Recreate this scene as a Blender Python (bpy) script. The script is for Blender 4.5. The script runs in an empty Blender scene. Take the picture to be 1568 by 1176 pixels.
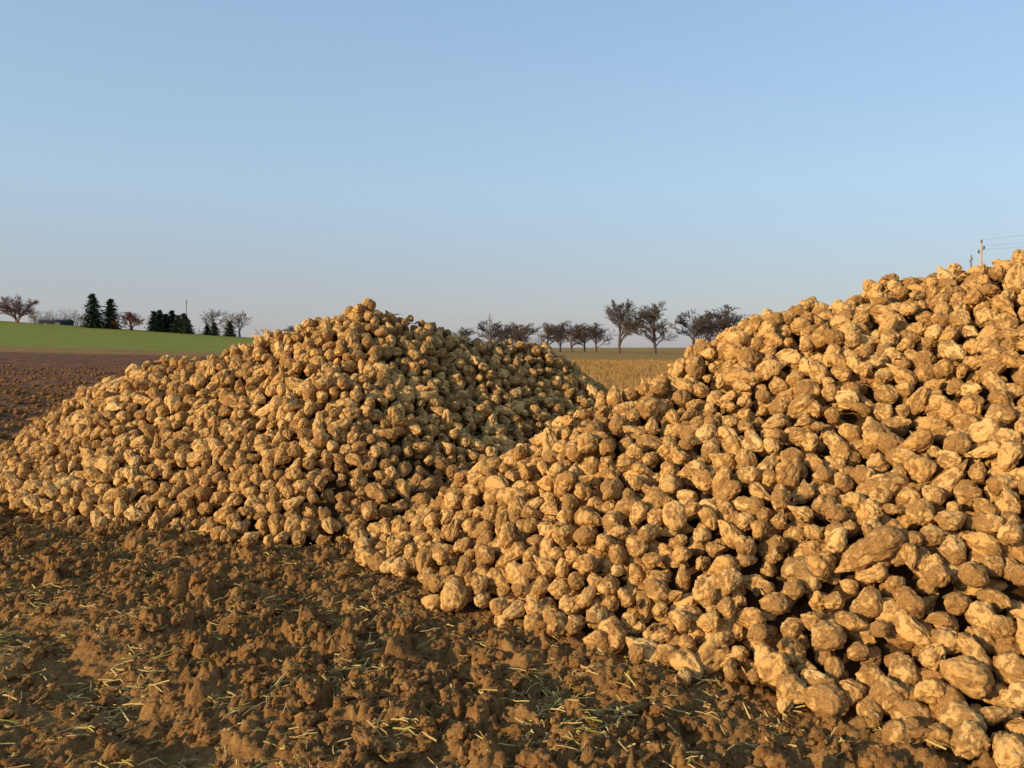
import bpy, bmesh, math, random
import numpy as np
from mathutils import Vector, Matrix, noise, Quaternion, Euler
random.seed(7); rng=np.random.default_rng(11)
R=math.radians
scene=bpy.context.scene
def link(o,parent=None):
    scene.collection.objects.link(o)
    if parent: o.parent=parent
    return o
def empty(name,loc=(0,0,0)):
    e=bpy.data.objects.new(name,None); e.location=loc; e.empty_display_size=.2
    return link(e)
# ------------------------------------------------------------ noise (numpy)
def hsh(ix,iy,s):
    h=(ix.astype(np.int64)*374761393+iy.astype(np.int64)*668265263+s*1442695041)&0xffffffff
    h=((h^(h>>13))*1274126177)&0xffffffff
    return ((h^(h>>16))&0xffffffff)/4294967296.0
def perlin(x,y,s=0):
    ix=np.floor(x);iy=np.floor(y);fx=x-ix;fy=y-iy
    u=fx*fx*fx*(fx*(fx*6-15)+10);v=fy*fy*fy*(fy*(fy*6-15)+10)
    def g(dx,dy):
        a=hsh(ix+dx,iy+dy,s)*2*np.pi
        return np.cos(a)*(fx-dx)+np.sin(a)*(fy-dy)
    return ((g(0,0)*(1-u)+g(1,0)*u)*(1-v)+(g(0,1)*(1-u)+g(1,1)*u)*v)*1.5
def worley(x,y,s=0):
    ix=np.floor(x);iy=np.floor(y)
    f1=np.full(x.shape,9.);f2=np.full(x.shape,9.);idv=np.zeros(x.shape);sx=np.zeros(x.shape);sy=np.zeros(x.shape)
    for dx in(-1,0,1):
        for dy in(-1,0,1):
            cx=ix+dx;cy=iy+dy
            px=cx+hsh(cx,cy,s+1);py=cy+hsh(cx,cy,s+2)
            d=np.hypot(px-x,py-y);r=hsh(cx,cy,s+3)
            c=d<f1
            f2=np.where(c,f1,np.minimum(f2,d))
            idv=np.where(c,r,idv);sx=np.where(c,x-px,sx);sy=np.where(c,y-py,sy);f1=np.where(c,d,f1)
    return f1,f2,idv,sx,sy
def sstep(a,b,x):
    t=np.clip((x-a)/(b-a),0,1);return t*t*(3-2*t)
# ------------------------------------------------------------ piles
P1=[(-6.9,10.75,.24),(-5.6,10.4,.98),(-4.2,9.75,1.50),(-3.0,9.45,1.64),(-1.78,9.35,2.08),(-.8,9.8,1.75),(.5,10.6,1.57),(1.25,10.9,1.04)]
P2=[(-.1,6.55,.66),(1.1,6.4,1.34),(2.3,6.55,1.92),(3.1,6.4,2.20),(4.0,5.95,2.34),(7,4.45,2.5),(10,3.1,2.5)]
def ridge(P,x,y,SL):
    best=np.full(x.shape,-9.)
    for a,b in zip(P[:-1],P[1:]):
        ax,ay,ah=a;bx,by,bh=b
        dx,dy=bx-ax,by-ay
        t=np.clip(((x-ax)*dx+(y-ay)*dy)/(dx*dx+dy*dy),0,1)
        d=np.hypot(x-ax-t*dx,y-ay-t*dy)
        d=np.sqrt(d*d+.12**2)-.12
        h=ah+(bh-ah)*t-SL*d
        m=np.maximum(best,h);k=.12
        best=m+k*.25*np.maximum(0,1-np.abs(best-h)/k)**2
    return best
def pile_h(which,x,y):
    n=.09*perlin(x*.9,y*.9,5)+.07*perlin(x*2.3,y*2.3,6)
    return (ridge(P1,x,y,.835) if which==1 else ridge(P2,x,y,.72))+n
def both_h(x,y): return np.maximum(pile_h(1,x,y),pile_h(2,x,y))
# ------------------------------------------------------------ terrain
def terrain(x,y):
    n=np.maximum(0,-x); n=np.where(n>140,140+(n-140)*.25,n)
    full=.25+.064*(np.sqrt(n*n+100)-10)*1.06
    f=np.clip((y-20)/160,0,1)
    h=full*f
    far=sstep(185,260,y)
    return h-far*(h*.35)-sstep(250,700,y)*2
def ground_z(x,y):
    z=terrain(x,y)
    dist=np.hypot(x,y-2)
    near=1-sstep(9,22,dist)
    far=sstep(7,16,dist)*(1-sstep(60,110,dist))
    ph=both_h(x,y)
    edge=np.exp(-((ph+.75)/.5)**2)    # churned band along the foot of the heaps
    amp=.42+.5*sstep(-.25,.45,perlin(x*.8,y*.8,21))+.8*edge
    wx=x+.035*perlin(x*8,y*8,31)+.012*perlin(x*25,y*25,33);wy=y+.035*perlin(x*8,y*8,32)+.012*perlin(x*25,y*25,34)
    def chunks(s,seed,hgt,tilt,pw=1.5):
        f1,f2,r,sx,sy=worley(wx*s,wy*s,seed)
        cr=np.clip((f2-f1)*2.6,0,1);cr=cr*(2-cr)
        a=r*40.
        return hgt*(r**pw)*cr*(1+tilt*(sx*np.cos(a)+sy*np.sin(a)))
    big=chunks(6.2,40,.066,1.3,2.4)
    med=chunks(14,50,.046,1.3)
    sm=chunks(28,60,.026,1.)
    fine=.009*perlin(x*34,y*34,61)
    und=.03*perlin(x*.7,y*.7,22)+.03*perlin(x*2.1,y*2.1,23)
    q=(x*.62+y*.78)
    rut=-.07*np.exp(-((q-3.1+.15*perlin(x*.5,y*.5,77))/.16)**2)-.07*np.exp(-((q-1.75+.15*perlin(x*.5,y*.5,78))/.16)**2)
    z=z+near*(amp*(big+med)+sm*(.5+amp*.5)+fine+und+rut-.045)
    ff=.16*perlin(x*1.1,y*1.1,90)+.12*perlin(x*2.7,y*2.7,91)
    z=z+far*ff*.6*sstep(4,-6,x)+far*ff*.25
    return z
def axis(lo,hi,step,far_lo,far_hi,g=1.07,maxstep=40):
    a=list(np.arange(lo,hi,step));s=step
    up=[];v=a[-1]
    while v<far_hi:
        s=min(s*g,maxstep);v+=s;up.append(v)
    dn=[];v=a[0];s=step
    while v>far_lo:
        s=min(s*g,maxstep);v-=s;dn.append(v)
    return np.array(dn[::-1]+a+up)
xs=axis(-4.8,3.4,.0112,-1400,1400,1.06)
ys=axis(2.2,7.9,.0112,-300,2600,1.06)
def grid_mesh(name,xs,ys,Z):
    nx,ny=len(xs),len(ys)
    X,Y=np.meshgrid(xs,ys)
    co=np.stack([X,Y,Z],-1).reshape(-1,3)
    i=np.arange(nx-1)[None,:]+np.arange(ny-1)[:,None]*nx
    q=np.stack([i,i+1,i+1+nx,i+nx],-1).reshape(-1,4)
    me=bpy.data.meshes.new(name)
    me.vertices.add(len(co));me.vertices.foreach_set("co",co.ravel().astype(np.float32))
    me.loops.add(q.size);me.loops.foreach_set("vertex_index",q.ravel().astype(np.int32))
    me.polygons.add(len(q));me.polygons.foreach_set("loop_start",np.arange(0,q.size,4,dtype=np.int32))
    me.polygons.foreach_set("loop_total",np.full(len(q),4,dtype=np.int32))
    me.update(calc_edges=True);me.polygons.foreach_set("use_smooth",np.ones(len(q),dtype=bool))
    return me
# ------------------------------------------------------------ node helpers
class NT:
    def __init__(s,mat):
        mat.use_nodes=True;s.t=mat.node_tree;s.t.nodes.clear()
        s.out=s.n('ShaderNodeOutputMaterial');s.b=s.n('ShaderNodeBsdfPrincipled')
        s.l(s.b.outputs[0],s.out.inputs[0]);s.b.inputs['Roughness'].default_value=.95
        s.b.inputs['Specular IOR Level'].default_value=.1
    def n(s,t,**k):
        x=s.t.nodes.new(t)
        for a,b in k.items(): setattr(x,a,b)
        return x
    def l(s,a,b): s.t.links.new(a,b)
    def noise(s,vec,scale,detail=4,rough=.6,dist=0):
        x=s.n('ShaderNodeTexNoise');x.inputs['Scale'].default_value=scale;x.inputs['Detail'].default_value=detail
        x.inputs['Roughness'].default_value=rough;x.inputs['Distortion'].default_value=dist
        if vec: s.l(vec,x.inputs['Vector'])
        return x.outputs['Fac']
    def ramp(s,fac,stops):
        x=s.n('ShaderNodeValToRGB');e=x.color_ramp.elements
        while len(e)<len(stops): e.new(.5)
        for i,(p,c) in enumerate(stops):
            e[i].position=p;e[i].color=(c[0],c[1],c[2],1) if hasattr(c,'__len__') else (c,c,c,1)
        s.l(fac,x.inputs[0]);return x.outputs[0]
    def math(s,op,a,b=None,clamp=False):
        x=s.n('ShaderNodeMath',operation=op);x.use_clamp=clamp
        for i,v in enumerate((a,b)):
            if v is None: continue
            if isinstance(v,(int,float)): x.inputs[i].default_value=v
            else: s.l(v,x.inputs[i])
        return x.outputs[0]
    def mix(s,f,a,b,mode='MIX'):
        x=s.n('ShaderNodeMix',data_type='RGBA',blend_type=mode)
        for sock,v in ((x.inputs[0],f),(x.inputs[6],a),(x.inputs[7],b)):
            if isinstance(v,(int,float)): sock.default_value=v
            elif isinstance(v,tuple): sock.default_value=(*v,1)
            else: s.l(v,sock)
        return x.outputs[2]
    def bump(s,h,strength=.5,dist=.01,prev=None):
        x=s.n('ShaderNodeBump');x.inputs['Strength'].default_value=strength;x.inputs['Distance'].default_value=dist
        s.l(h,x.inputs['Height'])
        if prev: s.l(prev,x.inputs['Normal'])
        return x.outputs[0]
def mat(name): return bpy.data.materials.new(name)
# ground material
mg=mat("soil_and_fields");t=NT(mg)
pos=t.n('ShaderNodeNewGeometry').outputs['Position']
sep=t.n('ShaderNodeSeparateXYZ');t.l(pos,sep.inputs[0]);X,Y=sep.outputs[0],sep.outputs[1]
n1=t.noise(pos,2.2,5);n2=t.noise(pos,16,6,.7);n3=t.noise(pos,90,4,.7)
mix12=t.math('ADD',t.math('MULTIPLY',n1,.45),t.math('MULTIPLY',n2,.55))
mud=t.ramp(mix12,[(.38,(.11,.050,.016)),(.5,(.26,.128,.041)),(.62,(.41,.225,.078))])
mud=t.mix(.4,mud,t.ramp(n3,[(.35,(.075,.035,.012)),(.65,(.48,.275,.10))]))
nf=t.noise(pos,1.3,8,.75)
plough=t.ramp(nf,[(.36,(.065,.030,.017)),(.5,(.18,.086,.046)),(.66,(.30,.16,.085))])
ng=t.noise(pos,.16,5,.6);ngf=t.noise(pos,3,5,.8)
green=t.ramp(ng,[(.3,(.185,.205,.026)),(.7,(.26,.265,.040))])
green=t.mix(.4,green,t.ramp(ngf,[(.35,(.11,.13,.020)),(.65,(.34,.33,.07))]))
stub=t.ramp(t.noise(pos,1.1,8,.8),[(.35,(.17,.09,.03)),(.5,(.34,.19,.066)),(.65,(.50,.30,.11))])
nw=t.math('MULTIPLY',t.math('SUBTRACT',t.noise(pos,.12,4),.5),14)
def band(v,a,b,warp=None,w=1.):
    v2=t.math('ADD',v,t.math('MULTIPLY',warp,w)) if warp else v
    x=t.n('ShaderNodeMapRange');x.inputs[1].default_value=a;x.inputs[2].default_value=b;t.l(v2,x.inputs[0]);return x.outputs[0]
m_field=band(Y,11,17,nw,.3)
c=t.mix(m_field,mud,plough)
m_right=t.math('MULTIPLY',band(Y,15,22,nw,.5),band(X,-5,-1,nw,.4))
c=t.mix(m_right,c,stub)
m_strip=band(Y,78,82,nw,.35)
c=t.mix(t.math('MULTIPLY',m_strip,.8),c,t.mix(.2,stub,green))
m_green=t.math('MULTIPLY',band(Y,94,97,nw,.3),band(X,-4,-9,nw,.3))
c=t.mix(m_green,c,green)
t.l(c,t.b.inputs['Base Color'])
b1=t.bump(n3,.8,.012)
mm=t.math('MULTIPLY',nf,m_field)
b2=t.bump(t.math('MULTIPLY',mm,t.math('SUBTRACT',1,t.math('MULTIPLY',m_green,.85))),.7,.35,b1)
t.l(b2,t.b.inputs['Normal'])
Xg,Yg=np.meshgrid(xs,ys)
gme=grid_mesh("ground",xs,ys,ground_z(Xg,Yg));gme.materials.append(mg)
ground=link(bpy.data.objects.new("ground",gme))
# clod material
mc=mat("mud_clod");t=NT(mc)
pos=t.n('ShaderNodeNewGeometry').outputs['Position'];ob=t.n('ShaderNodeObjectInfo')
n2=t.noise(pos,20,6,.7);n3=t.noise(pos,110,4,.7)
cc=t.ramp(n2,[(.35,(.155,.073,.025)),(.5,(.28,.142,.048)),(.66,(.40,.225,.080))])
cc=t.mix(t.math('MULTIPLY',ob.outputs['Random'],.5),cc,(.12,.056,.019))
t.l(cc,t.b.inputs['Base Color']);t.l(t.bump(n3,.6,.01),t.b.inputs['Normal'])
# beet material
mb=mat("sugar_beet_skin");t=NT(mb)
tc=t.n('ShaderNodeTexCoord').outputs['Object'];ob=t.n('ShaderNodeObjectInfo')
off=t.n('ShaderNodeVectorMath',operation='ADD');t.l(tc,off.inputs[0]);
cmb=t.n('ShaderNodeCombineXYZ');t.l(t.math('MULTIPLY',ob.outputs['Random'],31.),cmb.inputs[0]);t.l(t.math('MULTIPLY',ob.outputs['Random'],17.),cmb.inputs[1])
t.l(cmb.outputs[0],off.inputs[1]);v=off.outputs[0]
pos=t.n('ShaderNodeNewGeometry').outputs['Position']
at=t.n('ShaderNodeAttribute',attribute_name='dirt').outputs['Fac']
skin=t.ramp(ob.outputs['Random'],[(0,(.60,.345,.112)),(.35,(.67,.41,.150)),(.7,(.53,.295,.095)),(1,(.72,.475,.19))])
nA=t.noise(v,20,6,.65,.4);nB=t.noise(v,75,5,.75);nC=t.noise(pos,.9,3)
skin=t.mix(t.ramp(nB,[(.48,0.),(.75,.55)]),skin,(.79,.56,.26))
rnd2=t.math('FRACT',t.math('MULTIPLY',ob.outputs['Random'],57.3))
dirtf=t.math('ADD',t.math('ADD',t.math('MULTIPLY',nA,1.25),t.math('MULTIPLY',at,.6)),t.math('ADD',t.math('MULTIPLY',nC,.45),t.math('ADD',t.math('MULTIPLY',rnd2,.20),t.math('MULTIPLY',nB,.28))))
dm=t.ramp(t.math('SUBTRACT',dirtf,.235),[(.86,0.),(.98,.85)])
soil=t.mix(t.ramp(nB,[(.35,0.),(.65,1.)]),(.17,.080,.027),(.39,.212,.074))
t.l(t.mix(dm,skin,soil),t.b.inputs['Base Color'])
hh=t.math('ADD',nB,t.math('MULTIPLY',nA,1.1))
t.l(t.bump(hh,.6,.010),t.b.inputs['Normal'])
mk=mat("heap_gap_shade");t=NT(mk);pos=t.n('ShaderNodeNewGeometry').outputs['Position']  # dark core colour paints in the shade of the gaps between beets
t.l(t.ramp(t.noise(pos,25,5),[(.3,(.03,.015,.007)),(.7,(.09,.048,.019))]),t.b.inputs['Base Color'])
def litter_mat(name,stops,rough=.7):
    m=mat(name);t=NT(m);ob=t.n('ShaderNodeObjectInfo')
    t.l(t.ramp(ob.outputs['Random'],stops),t.b.inputs['Base Color']);t.b.inputs['Roughness'].default_value=rough
    return m
m_straw=litter_mat("straw",[(0,(.52,.36,.13)),(.4,(.66,.50,.20)),(.68,(.42,.26,.09)),(.86,(.56,.47,.14)),(1,(.38,.38,.08))])
m_leaf=litter_mat("wilted_leaf",[(0,(.13,.068,.025)),(.5,(.22,.125,.045)),(.8,(.09,.046,.020)),(1,(.36,.25,.085))])
m_dry=litter_mat("dry_grass_blade",[(0,(.40,.23,.075)),(.5,(.50,.31,.11)),(1,(.30,.17,.06))])
# ------------------------------------------------------------ prototypes
def tube(V,F,pts,rads,sides):
    base=len(V)
    for i,(p,r) in enumerate(zip(pts,rads)):
        d=(pts[min(i+1,len(pts)-1)]-pts[max(i-1,0)]).normalized()
        u=d.cross(Vector((.3,.9,.2))).normalized();w=d.cross(u)
        for k in range(sides):
            a=2*math.pi*k/sides;V.append(p+(u*math.cos(a)+w*math.sin(a))*r)
    for i in range(len(pts)-1):
        for k in range(sides):
            a=base+i*sides+k;b=base+i*sides+(k+1)%sides;F.append((a,b,b+sides,a+sides))
def me_from(name,V,F,m):
    me=bpy.data.meshes.new(name);me.from_pydata([tuple(v) for v in V],[],F);me.materials.append(m);return me
def fin(bm,name,m,smooth=True):
    me=bpy.data.meshes.new(name);bm.to_mesh(me);bm.free();me.materials.append(m)
    if smooth: me.polygons.foreach_set("use_smooth",np.ones(len(me.polygons),dtype=bool))
    return me
NB=34
def beet(i):
    r=random.Random(100+i)
    bm=bmesh.new();bmesh.ops.create_icosphere(bm,subdivisions=5,radius=1)
    W=r.uniform(.055,.071);asp=r.choice([.85,.9,.95,1.0,1.05,1.1,1.2,1.3,1.4,1.65]);L=W*asp;k=r.uniform(.15,.48) if asp<1.35 else r.uniform(.4,.58)
    sx=r.uniform(.9,1.1);bend=r.uniform(-.3,.3)
    ga=r.uniform(0,6.28);o=Vector((r.uniform(-50,50),r.uniform(-50,50),r.uniform(-50,50)))
    tail=r.random()<.18;knob=[(r.uniform(0,6.28),r.uniform(-.9,.4),r.uniform(.08,.24)) for _ in range(r.randint(0,3))]
    dl=[]
    for v in bm.verts:
        p=v.co.copy();tz=p.z;phi=math.atan2(p.y,p.x);s=math.sqrt(max(0,1-tz*tz))
        rad=W*s*(1-k*(1-tz)/2)*1.12
        z=L*tz
        if tz<0: z*=1.08
        if tail and tz<-.86: z-=L*.45*((-tz-.86)/.14)**1.5
        lo=noise.noise(p*1.1+o);mid=noise.noise(p*2.4+o);hi=noise.noise(p*6+o);vh=noise.noise(p*15+o)
        d=.18*lo+.13*mid+.06*hi+.028*vh
        for a,kz,amt in knob:
            kd=(p-Vector((math.cos(a)*math.sqrt(max(0,1-kz*kz)),math.sin(a)*math.sqrt(max(0,1-kz*kz)),kz))).length
            d+=amt*math.exp(-(kd/.38)**2)
        g=-.14*math.exp(-(math.sin(phi-ga+.5*mid)/.22)**2)*s
        wr=-.04*max(0,math.sin(tz*16+5*lo+2*mid))**3*s     # annular root wrinkles
        dirt=max(0,-(.2*mid+.12*hi)*2.4)+(-g)*2.2+(-wr)*2.5
        if tz>.5:
            f=min(1,(tz-.5)/.4)
            dist,_=noise.voronoi(p*3.6+o)
            d+=f*.15*(.45-dist[0]);dirt+=f*(.25+.6*dist[0])
        q=Vector((math.cos(phi)*rad*sx,math.sin(phi)*rad/sx,z))
        q+=p*W*(d+g+wr)
        zz=q.z/L
        q.x+=bend*W*zz*zz
        v.co=q;dl.append(dirt)
    me=fin(bm,"sugar_beet",mb)
    a=me.attributes.new('dirt','FLOAT','POINT');a.data.foreach_set('value',np.array(dl,dtype=np.float32))
    return me
def clod(i):
    r=random.Random(300+i);bm=bmesh.new();bmesh.ops.create_icosphere(bm,subdivisions=4,radius=1)
    o=Vector((r.uniform(-50,50),r.uniform(-50,50),0));sc=(r.uniform(.8,1.3),r.uniform(.7,1.1),r.uniform(.5,.85))
    for v in bm.verts:
        p=v.co.copy()
        dist,_=noise.voronoi(p*1.6+o)
        d=1+.5*noise.noise(p*1.2+o)+.45*(dist[1]-dist[0]-.3)+.22*noise.noise(p*4+o)+.10*noise.noise(p*9+o)
        v.co=Vector((p.x*sc[0],p.y*sc[1],p.z*sc[2]))*d
    return fin(bm,"mud_clod",mc)
def strip(i,m,length,width,nm,lf=.5,cv=1.5):
    r=random.Random(500+i);bm=bmesh.new();N=7;prev=None
    curv=r.uniform(-cv,cv);lift=r.uniform(0,lf);tw=r.uniform(-1.5,1.5)
    for k in range(N+1):
        s=k/N
        x=(s-.5)*length;y=.25*curv*length*(s-.5)**2;z=lift*length*(s*(1-s))*1.2+.004
        w=width*(.45+.55*math.sin(math.pi*min(1,s*.8+.15)));ta=tw*s
        dy,dz=math.cos(ta)*w,math.sin(ta)*w
        row=[bm.verts.new((x,y-dy,z-dz)),bm.verts.new((x,y,z+w*.6)),bm.verts.new((x,y+dy,z+dz))]
        if prev:
            bm.faces.new((prev[0],prev[1],row[1],row[0]));bm.faces.new((prev[1],prev[2],row[2],row[1]))
        prev=row
    return fin(bm,nm,m)
def stalk(i):
    r=random.Random(900+i);V=[];F=[];L=r.uniform(.03,.15);w=r.uniform(.0018,.0040);c=r.uniform(-.6,.6);kink=r.uniform(-.25,.25)
    pts=[Vector(((s-.5)*L,.3*c*L*(s-.5)**2+abs(s-.6)*kink*L,.003+.1*L*s*(1-s)*r.uniform(0,1.5))) for s in (0,.2,.4,.6,.8,1)]
    tube(V,F,pts,[w,w*1.1,w,w*.95,w*.85,w*.5],5);F.append((0,1,2,3,4))
    if r.random()<.4:
        a=pts[2];tube(V,F,[a,a+Vector((L*.2,L*.12,.01)),a+Vector((L*.4,L*.16,.004))],[w*.9,w*1.3,w*.4],3)
    return me_from("straw",V,F,m_straw)
def leafbit(i,m=None):
    r=random.Random(700+i);bm=bmesh.new()
    g=[[bm.verts.new(((a-2)*.016*(1-.12*abs(b-2)),(b-2)*.010,.008+.016*r.random())) for a in range(5)] for b in range(5)]
    for a in range(4):
        for b in range(4): bm.faces.new((g[a][b],g[a][b+1],g[a+1][b+1],g[a+1][b]))
    return fin(bm,"wilted_leaf",m or m_leaf)
def tuft(i):
    r=random.Random(800+i);bm=bmesh.new()
    for _ in range(26):
        a=r.uniform(0,6.28);l=r.uniform(.12,.38);ln=r.uniform(.1,.8);w=.008
        bx,by=r.gauss(0,.07),r.gauss(0,.07);dx,dy=math.cos(a),math.sin(a)
        p0=Vector((bx,by,-.02));p1=p0+Vector((dx*l*ln*.4,dy*l*ln*.4,l*.6));p2=p0+Vector((dx*l*ln,dy*l*ln,l*(1-.3*ln)))
        s=Vector((-dy,dx,0))*w
        v=[bm.verts.new(q) for q in (p0-s,p0+s,p1+s*.8,p1-s*.8,p2)]
        bm.faces.new(v[:4]);bm.faces.new((v[3],v[2],v[4]))
    return fin(bm,"dry_grass",m_dry,False)
def coll(name,meshes):
    c=bpy.data.collections.new(name)
    for i,m in enumerate(meshes):
        o=bpy.data.objects.new(m.name,m);c.objects.link(o)
    return c
c_beet=coll("sugar_beets",[beet(i) for i in range(NB)])
c_clod=coll("mud_clods",[clod(i) for i in range(8)])
c_straw=coll("straw_bits",[stalk(i) for i in range(16)])
c_leaf=coll("wilted_leaves",[strip(30+i,m_leaf,random.uniform(.07,.16),random.uniform(.004,.009),"leaf_stalk") for i in range(7)]+[leafbit(i) for i in range(4)])
c_tuft=coll("grass_tufts",[tuft(i) for i in range(5)])
def instancer(name,pts,rots,scl,idx,collection,parent=None):
    me=bpy.data.meshes.new(name);n=len(pts)
    me.vertices.add(n);me.vertices.foreach_set("co",np.asarray(pts,dtype=np.float32).ravel())
    a=me.attributes.new('rot','FLOAT_VECTOR','POINT');a.data.foreach_set('vector',np.asarray(rots,dtype=np.float32).ravel())
    a=me.attributes.new('scl','FLOAT','POINT');a.data.foreach_set('value',np.asarray(scl,dtype=np.float32))
    a=me.attributes.new('idx','INT','POINT');a.data.foreach_set('value',np.asarray(idx,dtype=np.int32))
    o=link(bpy.data.objects.new(name,me),parent)
    ng=bpy.data.node_groups.new(name+"_scatter",'GeometryNodeTree')
    ng.interface.new_socket('Geometry',in_out='INPUT',socket_type='NodeSocketGeometry')
    ng.interface.new_socket('Geometry',in_out='OUTPUT',socket_type='NodeSocketGeometry')
    N=ng.nodes;Lk=ng.links.new
    gi=N.new('NodeGroupInput');go=N.new('NodeGroupOutput');ip=N.new('GeometryNodeInstanceOnPoints')
    ci=N.new('GeometryNodeCollectionInfo');ci.inputs['Collection'].default_value=collection
    ci.inputs['Separate Children'].default_value=True;ci.inputs['Reset Children'].default_value=True
    def na(nm,ty):
        x=N.new('GeometryNodeInputNamedAttribute');x.data_type=ty;x.inputs['Name'].default_value=nm;return x.outputs['Attribute']
    e=N.new('FunctionNodeEulerToRotation');Lk(na('rot','FLOAT_VECTOR'),e.inputs[0])
    Lk(gi.outputs[0],ip.inputs['Points']);Lk(ci.outputs[0],ip.inputs['Instance']);ip.inputs['Pick Instance'].default_value=True
    Lk(na('idx','INT'),ip.inputs['Instance Index']);Lk(e.outputs[0],ip.inputs['Rotation']);Lk(na('scl','FLOAT'),ip.inputs['Scale'])
    Lk(ip.outputs[0],go.inputs[0])
    md=o.modifiers.new("scatter",'NODES');md.node_group=ng
    return o
# ------------------------------------------------------------ beets
def poisson(n,x0,x1,y0,y1,dist,which,minh,seed):
    g=np.random.default_rng(seed)
    x=g.uniform(x0,x1,n);y=g.uniform(y0,y1,n)
    h=pile_h(which,x,y);other=pile_h(3-which,x,y)
    k=(h>minh)&(h>other-.05);x,y,h=x[k],y[k],h[k]
    e=.02
    gx=(pile_h(which,x+e,y)-pile_h(which,x-e,y))/(2*e);gy=(pile_h(which,x,y+e)-pile_h(which,x,y-e))/(2*e)
    cell={};out=[]
    zz=np.maximum(h,0)
    for i in range(len(x)):
        p=(x[i],y[i],zz[i]);c=(int(p[0]//dist),int(p[1]//dist),int(p[2]//dist));ok=True
        for a in(-1,0,1):
            for b in(-1,0,1):
                for d in(-1,0,1):
                    for q in cell.get((c[0]+a,c[1]+b,c[2]+d),()):
                        if (q[0]-p[0])**2+(q[1]-p[1])**2+(q[2]-p[2])**2<dist*dist: ok=False;break
                    if not ok:break
                if not ok:break
            if not ok:break
        if ok:
            cell.setdefault(c,[]).append(p);out.append((x[i],y[i],h[i],gx[i],gy[i]))
    return out
def make_pile(which,name,box,nc):
    par=empty(name);pts=[];rots=[];scl=[];idx=[]
    d0=.117 if which==1 else .112
    for layer,(dist,off) in enumerate([(d0,0.0),(d0,-.088)]):
        for x,y,h,gx,gy in poisson(nc,*box,dist,which,-.03 if layer==0 else .03,which*10+layer):
            nrm=Vector((-gx,-gy,1)).normalized()
            z=max(h,0)+.045
            p=Vector((x,y,z))+nrm*(off+random.gauss(0,.021))
            if layer==1 and p.z<.03: p.z=.03
            ax=Vector((random.gauss(0,1),random.gauss(0,1),random.gauss(0,1))).normalized()
            c=ax.dot(nrm);ax=(ax-nrm*c*.4).normalized()
            q=ax.to_track_quat('Z','X')@Quaternion((0,0,1),random.uniform(0,6.28))
            pts.append(p);rots.append(q.to_euler());idx.append(random.randrange(NB))
            scl.append(min(1.3,max(.55,random.gauss(.98 if which==1 else .94,.18))))
    cnt=0
    while cnt<(26 if which==1 else 22):
        x=random.uniform(box[0],box[1]);y=random.uniform(box[2],box[3])
        hv=float(pile_h(which,np.array([x]),np.array([y]))[0])
        if -.14<hv<-.03 and random.random()<.5:
            z=float(ground_z(np.array([x]),np.array([y]))[0])
            ax=Vector((random.gauss(0,1),random.gauss(0,1),random.gauss(0,.3))).normalized()
            pts.append((x,y,z+.035));rots.append(ax.to_track_quat('Z','X').to_euler());idx.append(random.randrange(NB));scl.append(random.uniform(.6,.95));cnt+=1
        elif hv<-.03: cnt+=.002
    instancer("beets" if which==1 else "beets_b",pts,rots,scl,idx,c_beet,par)
    print(name,len(pts))
    xs=np.arange(box[0],box[1],.07);ys=np.arange(box[2],box[3],.07);Xc,Yc=np.meshgrid(xs,ys)
    Z=pile_h(which,Xc,Yc)-.14;Z=np.maximum(Z,-.35)
    me=grid_mesh("heap_core",xs,ys,Z);me.materials.append(mk);link(bpy.data.objects.new("heap_core",me),par)
    P=[];Ro=[];S=[];I=[];n=5200 if which==1 else 1900
    x=rng.uniform(box[0],box[1],n*8);y=rng.uniform(box[2],box[3],n*8);h=pile_h(which,x,y)
    dens=.25+.75*sstep(-.1,.4,perlin(x*.8,y*.8,300))
    if which==1: dens=dens*.22+.95*np.exp(-((x-.1)/.9)**2)
    k=(h>0)&(rng.random(len(x))<dens);x,y,h=x[k][:n],y[k][:n],h[k][:n]
    for a,b,c_ in zip(x,y,h):
        P.append((a,b,c_+.060+random.uniform(-.03,.02)));Ro.append((random.gauss(.2,.5),random.gauss(0,.4),random.uniform(0,6.28)));S.append(random.uniform(.6,1.25));I.append(random.randrange(11))
    instancer("wilted_leaves" if which==1 else "wilted_leaves_b",P,Ro,S,I,c_leaf,par)
make_pile(1,"sugar_beet_pile",(-7.9,4.6,5.8,14.4),130000)
make_pile(2,"sugar_beet_pile.001",(-2.2,10.5,1.0,11.),170000)
# ------------------------------------------------------------ clods, straw
def scatter(n,x0,x1,y0,y1,keep,seed):
    g=np.random.default_rng(seed);x=g.uniform(x0,x1,n);y=g.uniform(y0,y1,n)
    k=(both_h(x,y)<-.02)&keep(x,y,g);x,y=x[k],y[k];return x,y,ground_z(x,y)
P=[];Ro=[];S=[];I=[]
def band_keep(x,y,g):
    ph=both_h(x,y);return g.random(len(x))<.3+.7*np.exp(-((ph+.7)/.5)**2)
x,y,z=scatter(46000,-6,5,1.6,9.5,band_keep,5)
s=.004+.038*rng.random(len(x))**5+.012*rng.random(len(x))**1.5
for a,b,c_,d in zip(x,y,z,s): P.append((a,b,c_+d*.3));Ro.append((random.uniform(-.5,.5),random.uniform(-.5,.5),random.uniform(0,6.28)));S.append(d);I.append(random.randrange(8))
g2=np.random.default_rng(6);yy=8+44*g2.random(9000)**1.4;xx=-yy*.75+g2.random(9000)*yy*.62
k=both_h(xx,yy)<-.05;xx,yy=xx[k],yy[k];zz=ground_z(xx,yy)
for a,b,c_ in zip(xx,yy,zz): 
    d=.03+.07*random.random()**2;P.append((a,b,c_+d*.2));Ro.append((random.uniform(-.5,.5),random.uniform(-.5,.5),random.uniform(0,6.28)));S.append(d);I.append(random.randrange(8))
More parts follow.
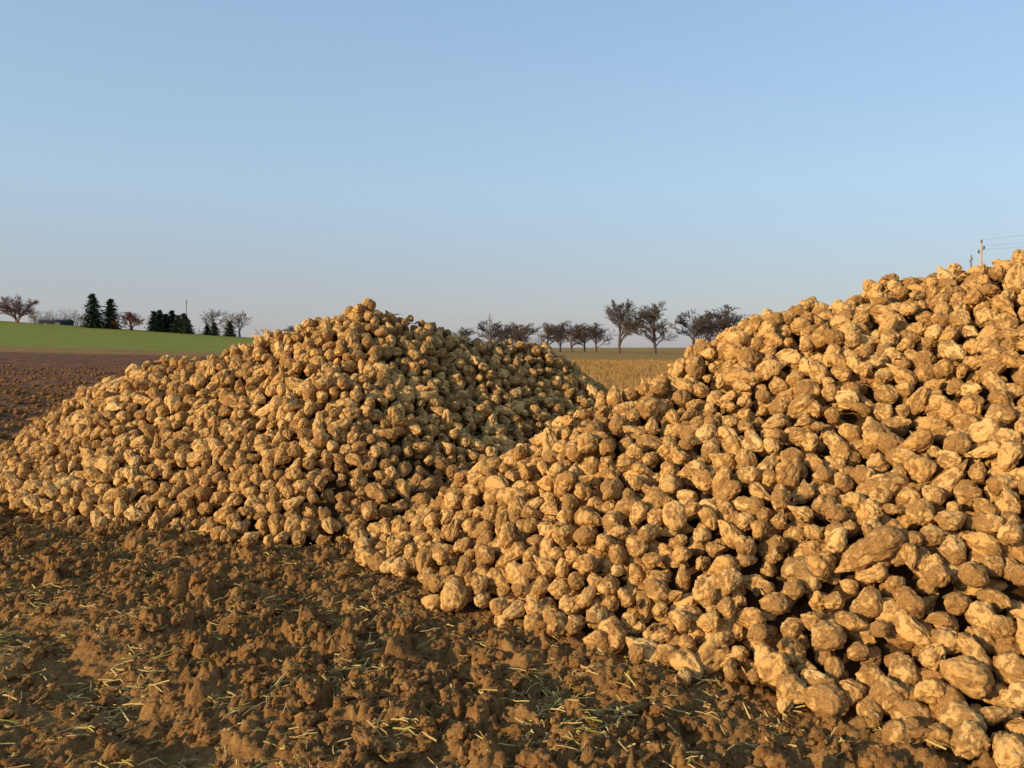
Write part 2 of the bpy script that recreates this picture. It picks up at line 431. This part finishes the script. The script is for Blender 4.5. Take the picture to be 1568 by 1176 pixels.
instancer("mud_clods",P,Ro,S,I,c_clod)
def straw_keep(x,y,g):
    c=sstep(-.05,.45,perlin(x*1.7,y*1.7,400)+.25*perlin(x*5,y*5,401))
    reg=.24+1.0*np.exp(-(((x-.6)/1.15)**2+((y-3.75)/.75)**2))+.22*np.exp(-((x+2.5)/1.5)**2)
    return g.random(len(x))<(c*.85+.15)*reg
x,y,z=scatter(74000,-6,4.5,1.8,9,straw_keep,8);P=[];Ro=[];S=[];I=[]
for a,b,c_ in zip(x,y,z): P.append((a,b,c_+.013));Ro.append((random.gauss(0,.2),random.gauss(0,.2),random.uniform(0,6.28)));S.append(random.uniform(.45,1.1));I.append(random.randrange(16))
instancer("straw_litter",P,Ro,S,I,c_straw);print("straw",len(P))
g3=np.random.default_rng(9);yy=16+70*g3.random(9000)**1.3;xx=-2+g3.random(9000)*yy*.55
k=both_h(xx,yy)<-.05;xx,yy=xx[k],yy[k];zz=ground_z(xx,yy)
instancer("dry_grass",np.stack([xx,yy,zz],1),np.stack([xx*0,xx*0,g3.random(len(xx))*6.28],1),.5+g3.random(len(xx))*.8,g3.integers(0,5,len(xx)),c_tuft)
# ------------------------------------------------------------ trees
def simple_mat(name,c1,c2,scale=3):
    m=mat(name);t=NT(m);pos=t.n('ShaderNodeNewGeometry').outputs['Position']
    t.l(t.ramp(t.noise(pos,scale,4),[(.35,c1),(.65,c2)]),t.b.inputs['Base Color']);return m
m_bark=simple_mat("bark",(.085,.068,.062),(.15,.12,.105))
m_barkfar=simple_mat("hazy_bark",(.22,.18,.17),(.29,.24,.22))  # bark lightened to paint distance haze into the colour
m_red=simple_mat("russet_twigs",(.20,.06,.035),(.30,.10,.05))
m_fir=simple_mat("conifer_needles",(.022,.038,.024),(.06,.08,.045),1.5)
def bare_tree(seed,height=10,spread=1.0,trunk_frac=.22,kids=(7,5,4,4,3),tw=.022,up=.35,multi=1):
    r=random.Random(seed);V=[];F=[]
    def br(p,d,L,rad,lev):
        n=4 if lev<2 else 3;pts=[p.copy()];dd=d.copy();wob=.04 if lev==0 else .14
        for i in range(n):
            dd=(dd+Vector((r.gauss(0,wob),r.gauss(0,wob),r.gauss(0,.08)+.05*up*lev))).normalized()
            pts.append(pts[-1]+dd*L/n)
        end=rad*.45 if lev<4 else rad*.5
        tube(V,F,pts,[rad+(end-rad)*i/n for i in range(n+1)],6 if lev==0 else (4 if lev<3 else 3))
        if lev>=len(kids): return
        for k in range(kids[lev]):
            f=(trunk_frac+(1-trunk_frac)*((k+r.random()*.8)/kids[lev])) if lev==0 else .25+.75*(k+r.random())/kids[lev]
            f=min(f,.99);i=int(f*n);q=pts[i].lerp(pts[i+1],f*n-i)
            base=(pts[i+1]-pts[i]).normalized()
            side=Vector((r.gauss(0,1),r.gauss(0,1),r.gauss(0,.5)));side=(side-base*side.dot(base)).normalized()
            ang=r.uniform(.45,.85)*spread if lev==0 else r.uniform(.35,.95)
            nd=(base*math.cos(ang)+side*math.sin(ang)+Vector((0,0,up*.3))).normalized()
            ll=L*(r.uniform(.46,.60) if lev==0 else r.uniform(.42,.62))*(1.05-.45*f if lev==0 else 1)
            br(q,nd,ll,max(tw,rad*(.5 if lev<2 else .55)*(1-.3*f)),lev+1)
    for m in range(multi):
        br(Vector((r.gauss(0,.15)*(multi>1),r.gauss(0,.15)*(multi>1),-.4)),Vector((r.gauss(0,.03+.12*(multi>1)),r.gauss(0,.03+.12*(multi>1)),1)).normalized(),height*.8,height*.027,0)
    top=max(v.z for v in V);s=height/top
    return [v*s for v in V],F
def conifer(seed,H=8,Rr=1.7):
    r=random.Random(seed);V=[];F=[]
    tube(V,F,[Vector((0,0,-.3)),Vector((0,0,H*.5)),Vector((0,0,H*.97))],[.16,.1,.02],6)
    nl=int(H*4.2)
    for l in range(nl):
        f=l/nl;z=H*(.04+.95*f);rr=Rr*(1-f)**.6*r.uniform(.75,1.1)+.08
        for k in range(max(7,int(18*(1-f)+5))):
            a=r.uniform(0,6.28);L=rr*r.uniform(.6,1.12)
            for j in range(4):
                g=(j+r.random())/4;c=Vector((math.cos(a)*L*g,math.sin(a)*L*g,z-.35*L*g*g+r.gauss(0,.06)))
                for _ in range(2):
                    s=r.uniform(.12,.28);b=len(V)
                    for m_ in range(3): V.append(c+Vector((r.gauss(0,s),r.gauss(0,s),r.gauss(0,s*.6)-.03)))
                    F.append((b,b+1,b+2))
    return V,F
barevars=[me_from("bare_tree",*bare_tree(41+i,10,sp,tf,kids,.029),m_bark) for i,(sp,tf,kids) in enumerate([(.9,.2,(12,6,5,4,3)),(1.0,.22,(12,6,5,4,3)),(.85,.2,(12,6,5,4,3)),(1.0,.18,(12,6,5,4,3))])]
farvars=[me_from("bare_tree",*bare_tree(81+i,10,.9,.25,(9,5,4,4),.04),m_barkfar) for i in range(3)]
bushred=me_from("bare_shrub",*bare_tree(95,5,1.2,.1,(7,5,5,3),.03,multi=3),m_red)
bushbrown=me_from("bare_tree",*bare_tree(97,8,1.0,.12,(10,6,5,4),.03,multi=3),simple_mat("reddish_bark",(.17,.10,.08),(.25,.15,.12)))
firvars=[me_from("conifer_tree",*conifer(60+i,8,rr),m_fir) for i,rr in enumerate([2.3,2.0,2.8])]
F_=1207.;HV=531
def T(x,y): return float(terrain(np.array([float(x)]),np.array([float(y)]))[0])
def put(me,u,top,Yd,H0,name,wpx=None,rot=None):
    x=(u-784)/F_*Yd;z=T(x,Yd)
    ztop=1.7+(HV-top)/F_*Yd;H=ztop-z
    o=bpy.data.objects.new(name,me);s=H/H0;o.location=(x,Yd,z-.05)
    w=1.
    if wpx:
        xsn=np.sort([v.co.x for v in me.vertices]);nat=(xsn[int(len(xsn)*.97)]-xsn[int(len(xsn)*.03)])*s;w=max(.6,min(1.8,(wpx/F_*Yd)/nat))
    o.scale=(s*w,s*w,s);o.rotation_euler=(0,0,random.uniform(0,6.28) if rot is None else rot);link(o);return o
right=[(712,500,45,235),(750,487,38,215),(776,496,30,212),(803,492,38,208),(838,493,34,202),(875,489,48,196),(912,493,38,190),
       (948,455,46,170),(1003,461,54,166),(1062,472,52,168),(1112,465,56,175),(1160,480,36,190),(660,504,26,260),(690,507,20,255),(447,498,28,300),(858,494,30,230),(790,497,30,240),(895,496,30,235),(1085,480,40,215)]
for i,(u,tp,w,Yd) in enumerate(right): put(barevars[i%4],u,tp,Yd,10,"bare_tree",w)
put(bushbrown,27,448,180,8,"bare_tree",46)
put(farvars[0],330,472,182,10,"bare_tree",38);put(farvars[1],368,475,183,10,"bare_tree",32)
put(farvars[2],352,484,230,10,"bare_tree",24);put(farvars[1],52,476,240,10,"bare_tree",22)
put(firvars[0],144,449,178,8,"conifer_tree",25);put(firvars[1],171,457,179,8,"conifer_tree",20)
put(bushred,202,477,180,5,"bare_shrub",28)
for u,tp,w,v in [(237,476,20,1),(246,474,20,0),(255,480,22,2),(265,475,22,1),(274,482,20,2),(283,479,20,0),(288,487,14,2),(318,496,18,2),(329,493,24,2),(353,492,20,2)]:
    put(firvars[v],u,tp,181+random.uniform(-2,3),8,"conifer_tree",w)
V=[];F=[]
for u in list(range(60,128,5))+[300,308,395,405,415,640,628]:
    Yd=520;x=(u+random.uniform(-2,2)-784)/F_*Yd;z=T(x,Yd);top=1.7+(HV-(472+random.uniform(-2,6) if u<130 else 503))/F_*Yd
    v,f=bare_tree(200+u,top-z,.9,.3,(6,4,3),.10);b=len(V);V+=[q+Vector((x,Yd,z)) for q in v];F+=[tuple(k+b for k in g) for g in f]
link(bpy.data.objects.new("distant_tree_row",me_from("distant_tree_row",V,F,simple_mat("far_haze_bark",(.40,.39,.42),(.46,.44,.46)))))  # pale grey bark: air haze painted into the row's colour
# ------------------------------------------------------------ barn, poles
def box(bm,c,s):
    r=bmesh.ops.create_cube(bm,size=1);bmesh.ops.scale(bm,vec=s,verts=r['verts']);bmesh.ops.translate(bm,vec=c,verts=r['verts'])
def part(name,bm,m,par): return link(bpy.data.objects.new(name,fin(bm,name,m,False)),par)
m_wall=simple_mat("barn_wall",(.05,.045,.045),(.08,.075,.075));m_roof=simple_mat("barn_roof",(.04,.04,.045),(.07,.07,.075))
m_door=simple_mat("barn_door",(.20,.18,.16),(.26,.24,.21))
Yb=188;xb=(88-784)/F_*Yb;barn=empty("barn",(xb,Yb,T(xb,Yb)-.9))
bm=bmesh.new();box(bm,(0,0,.75),(6.6,3,1.5));part("walls",bm,m_wall,barn)
bm=bmesh.new();vs=[bm.verts.new(p) for p in [(-3.5,-1.8,1.45),(3.5,-1.8,1.45),(3.5,0,2.1),(-3.5,0,2.1),(-3.5,1.8,1.45),(3.5,1.8,1.45)]]
bm.faces.new((vs[0],vs[1],vs[2],vs[3]));bm.faces.new((vs[3],vs[2],vs[5],vs[4]));bm.faces.new((vs[0],vs[3],vs[4]));bm.faces.new((vs[1],vs[5],vs[2]));part("roof",bm,m_roof,barn)
bm=bmesh.new();box(bm,(1.2,-1.52,.8),(1.3,.05,1.2));box(bm,(-1.8,-1.52,.95),(.7,.05,.5));part("door_and_window",bm,m_door,barn)
m_pole=simple_mat("pole_concrete",(.42,.36,.28),(.5,.43,.34));m_wood=simple_mat("pole_wood",(.16,.13,.11),(.22,.18,.15));m_ins=simple_mat("insulator",(.10,.08,.07),(.16,.12,.10))
def pole(u,top,Yd,rad,m,pin=False):
    x=(u-784)/F_*Yd;z=T(x,Yd);H=1.7+(HV-top)/F_*Yd-z
    e=empty("utility_pole",(x,Yd,z));V=[];F=[];tube(V,F,[Vector((0,0,-.5)),Vector((0,0,H*.5)),Vector((0,0,H))],[rad*1.25,rad,rad*.8],8)
    F.append(tuple(range(16,24)));link(bpy.data.objects.new("shaft",me_from("shaft",V,F,m)),e)
    V=[];F=[]
    for dx,zb in ((-rad-.10,H-.75),(rad+.10,H-.45),(0,H)):
        tube(V,F,[Vector((dx,0,zb)),Vector((dx,0,zb+.1)),Vector((dx,0,zb+.26))],[.03,.075,.04],8)
        if dx: tube(V,F,[Vector((0,0,zb)),Vector((dx,0,zb))],[.025,.025],6)
    link(bpy.data.objects.new("insulators",me_from("insulators",V,F,m_ins)),e)
    return x,Yd,z+H
pole(287,460,182,.08,m_wood);pole(750,482,160,.08,m_wood);pole(1483,394,115,.12,m_wood)
px,py,pz=pole(1498,374,60,.10,m_pole)
V=[];F=[]
for dx,dz in ((-.2,-.5),(.2,-.2),(0,.25)):
    a=Vector((px+dx,py,pz+dz));b=Vector((px+26+dx*3,py-34,pz+dz*3+1.6));pts=[]
    for k in range(15):
        s=k/14;q=a.lerp(b,s);q.z-=1.2*4*s*(1-s)*.35;pts.append(q)
    tube(V,F,pts,[.006]*15,4)
link(bpy.data.objects.new("power_lines",me_from("power_lines",V,F,m_ins)))
# ------------------------------------------------------------ light, world, camera
SUN_EL=R(15);sd=Vector((-.86,-.51,0)).normalized();az=math.atan2(sd.x,sd.y)
to_sun=Vector((sd.x*math.cos(SUN_EL),sd.y*math.cos(SUN_EL),math.sin(SUN_EL)))
ld=bpy.data.lights.new("sun",'SUN');ld.energy=5.0;ld.angle=R(.5);ld.color=(1,.75,.42)
lo=link(bpy.data.objects.new("sun",ld));lo.rotation_euler=to_sun.to_track_quat('Z','Y').to_euler();lo.location=(-10,-10,12)
w=bpy.data.worlds.new("World");scene.world=w;w.use_nodes=True;nt=w.node_tree
sky=nt.nodes.new('ShaderNodeTexSky');sky.sky_type='NISHITA';sky.sun_disc=False;sky.sun_elevation=SUN_EL;sky.sun_rotation=az
sky.air_density=1.0;sky.dust_density=.8;sky.ozone_density=3.0;sky.altitude=100
# winter haze layer: denser toward the horizon
tcw=nt.nodes.new('ShaderNodeTexCoord');sx=nt.nodes.new('ShaderNodeSeparateXYZ');nt.links.new(tcw.outputs['Generated'],sx.inputs[0])
def wramp(stops):
    r_=nt.nodes.new('ShaderNodeValToRGB');e=r_.color_ramp.elements
    while len(e)<len(stops): e.new(.5)
    for i,(p,c) in enumerate(stops): e[i].position=p;e[i].color=(*c,1)
    nt.links.new(sx.outputs[2],r_.inputs[0]);return r_.outputs[0]
hz=wramp([(0,(.47,.44,.49)),(.08,(.50,.50,.56)),(.19,(.58,.74,.87)),(.40,(.58,.85,1.12))])
fc=wramp([(0,(.72,)*3),(.1,(.6,)*3),(.40,(.40,)*3),(1,(.2,)*3)])
sc_=nt.nodes.new('ShaderNodeVectorMath');sc_.operation='SCALE';sc_.inputs['Scale'].default_value=1/.15;nt.links.new(hz,sc_.inputs[0])
mx=nt.nodes.new('ShaderNodeMix');mx.data_type='RGBA';nt.links.new(fc,mx.inputs[0]);nt.links.new(sky.outputs[0],mx.inputs[6]);nt.links.new(sc_.outputs[0],mx.inputs[7])
bg=nt.nodes['Background'];bg.inputs[1].default_value=.15;nt.links.new(mx.outputs[2],bg.inputs[0])
cd=bpy.data.cameras.new("camera");cd.lens=27.7;cd.sensor_width=36;cd.clip_start=.05;cd.clip_end=5000
cam=link(bpy.data.objects.new("camera",cd));cam.location=(0,0,1.7);cam.rotation_euler=(R(90-2.72),0,0);scene.camera=cam
scene.view_settings.view_transform='Standard';scene.view_settings.look='None';scene.view_settings.exposure=0
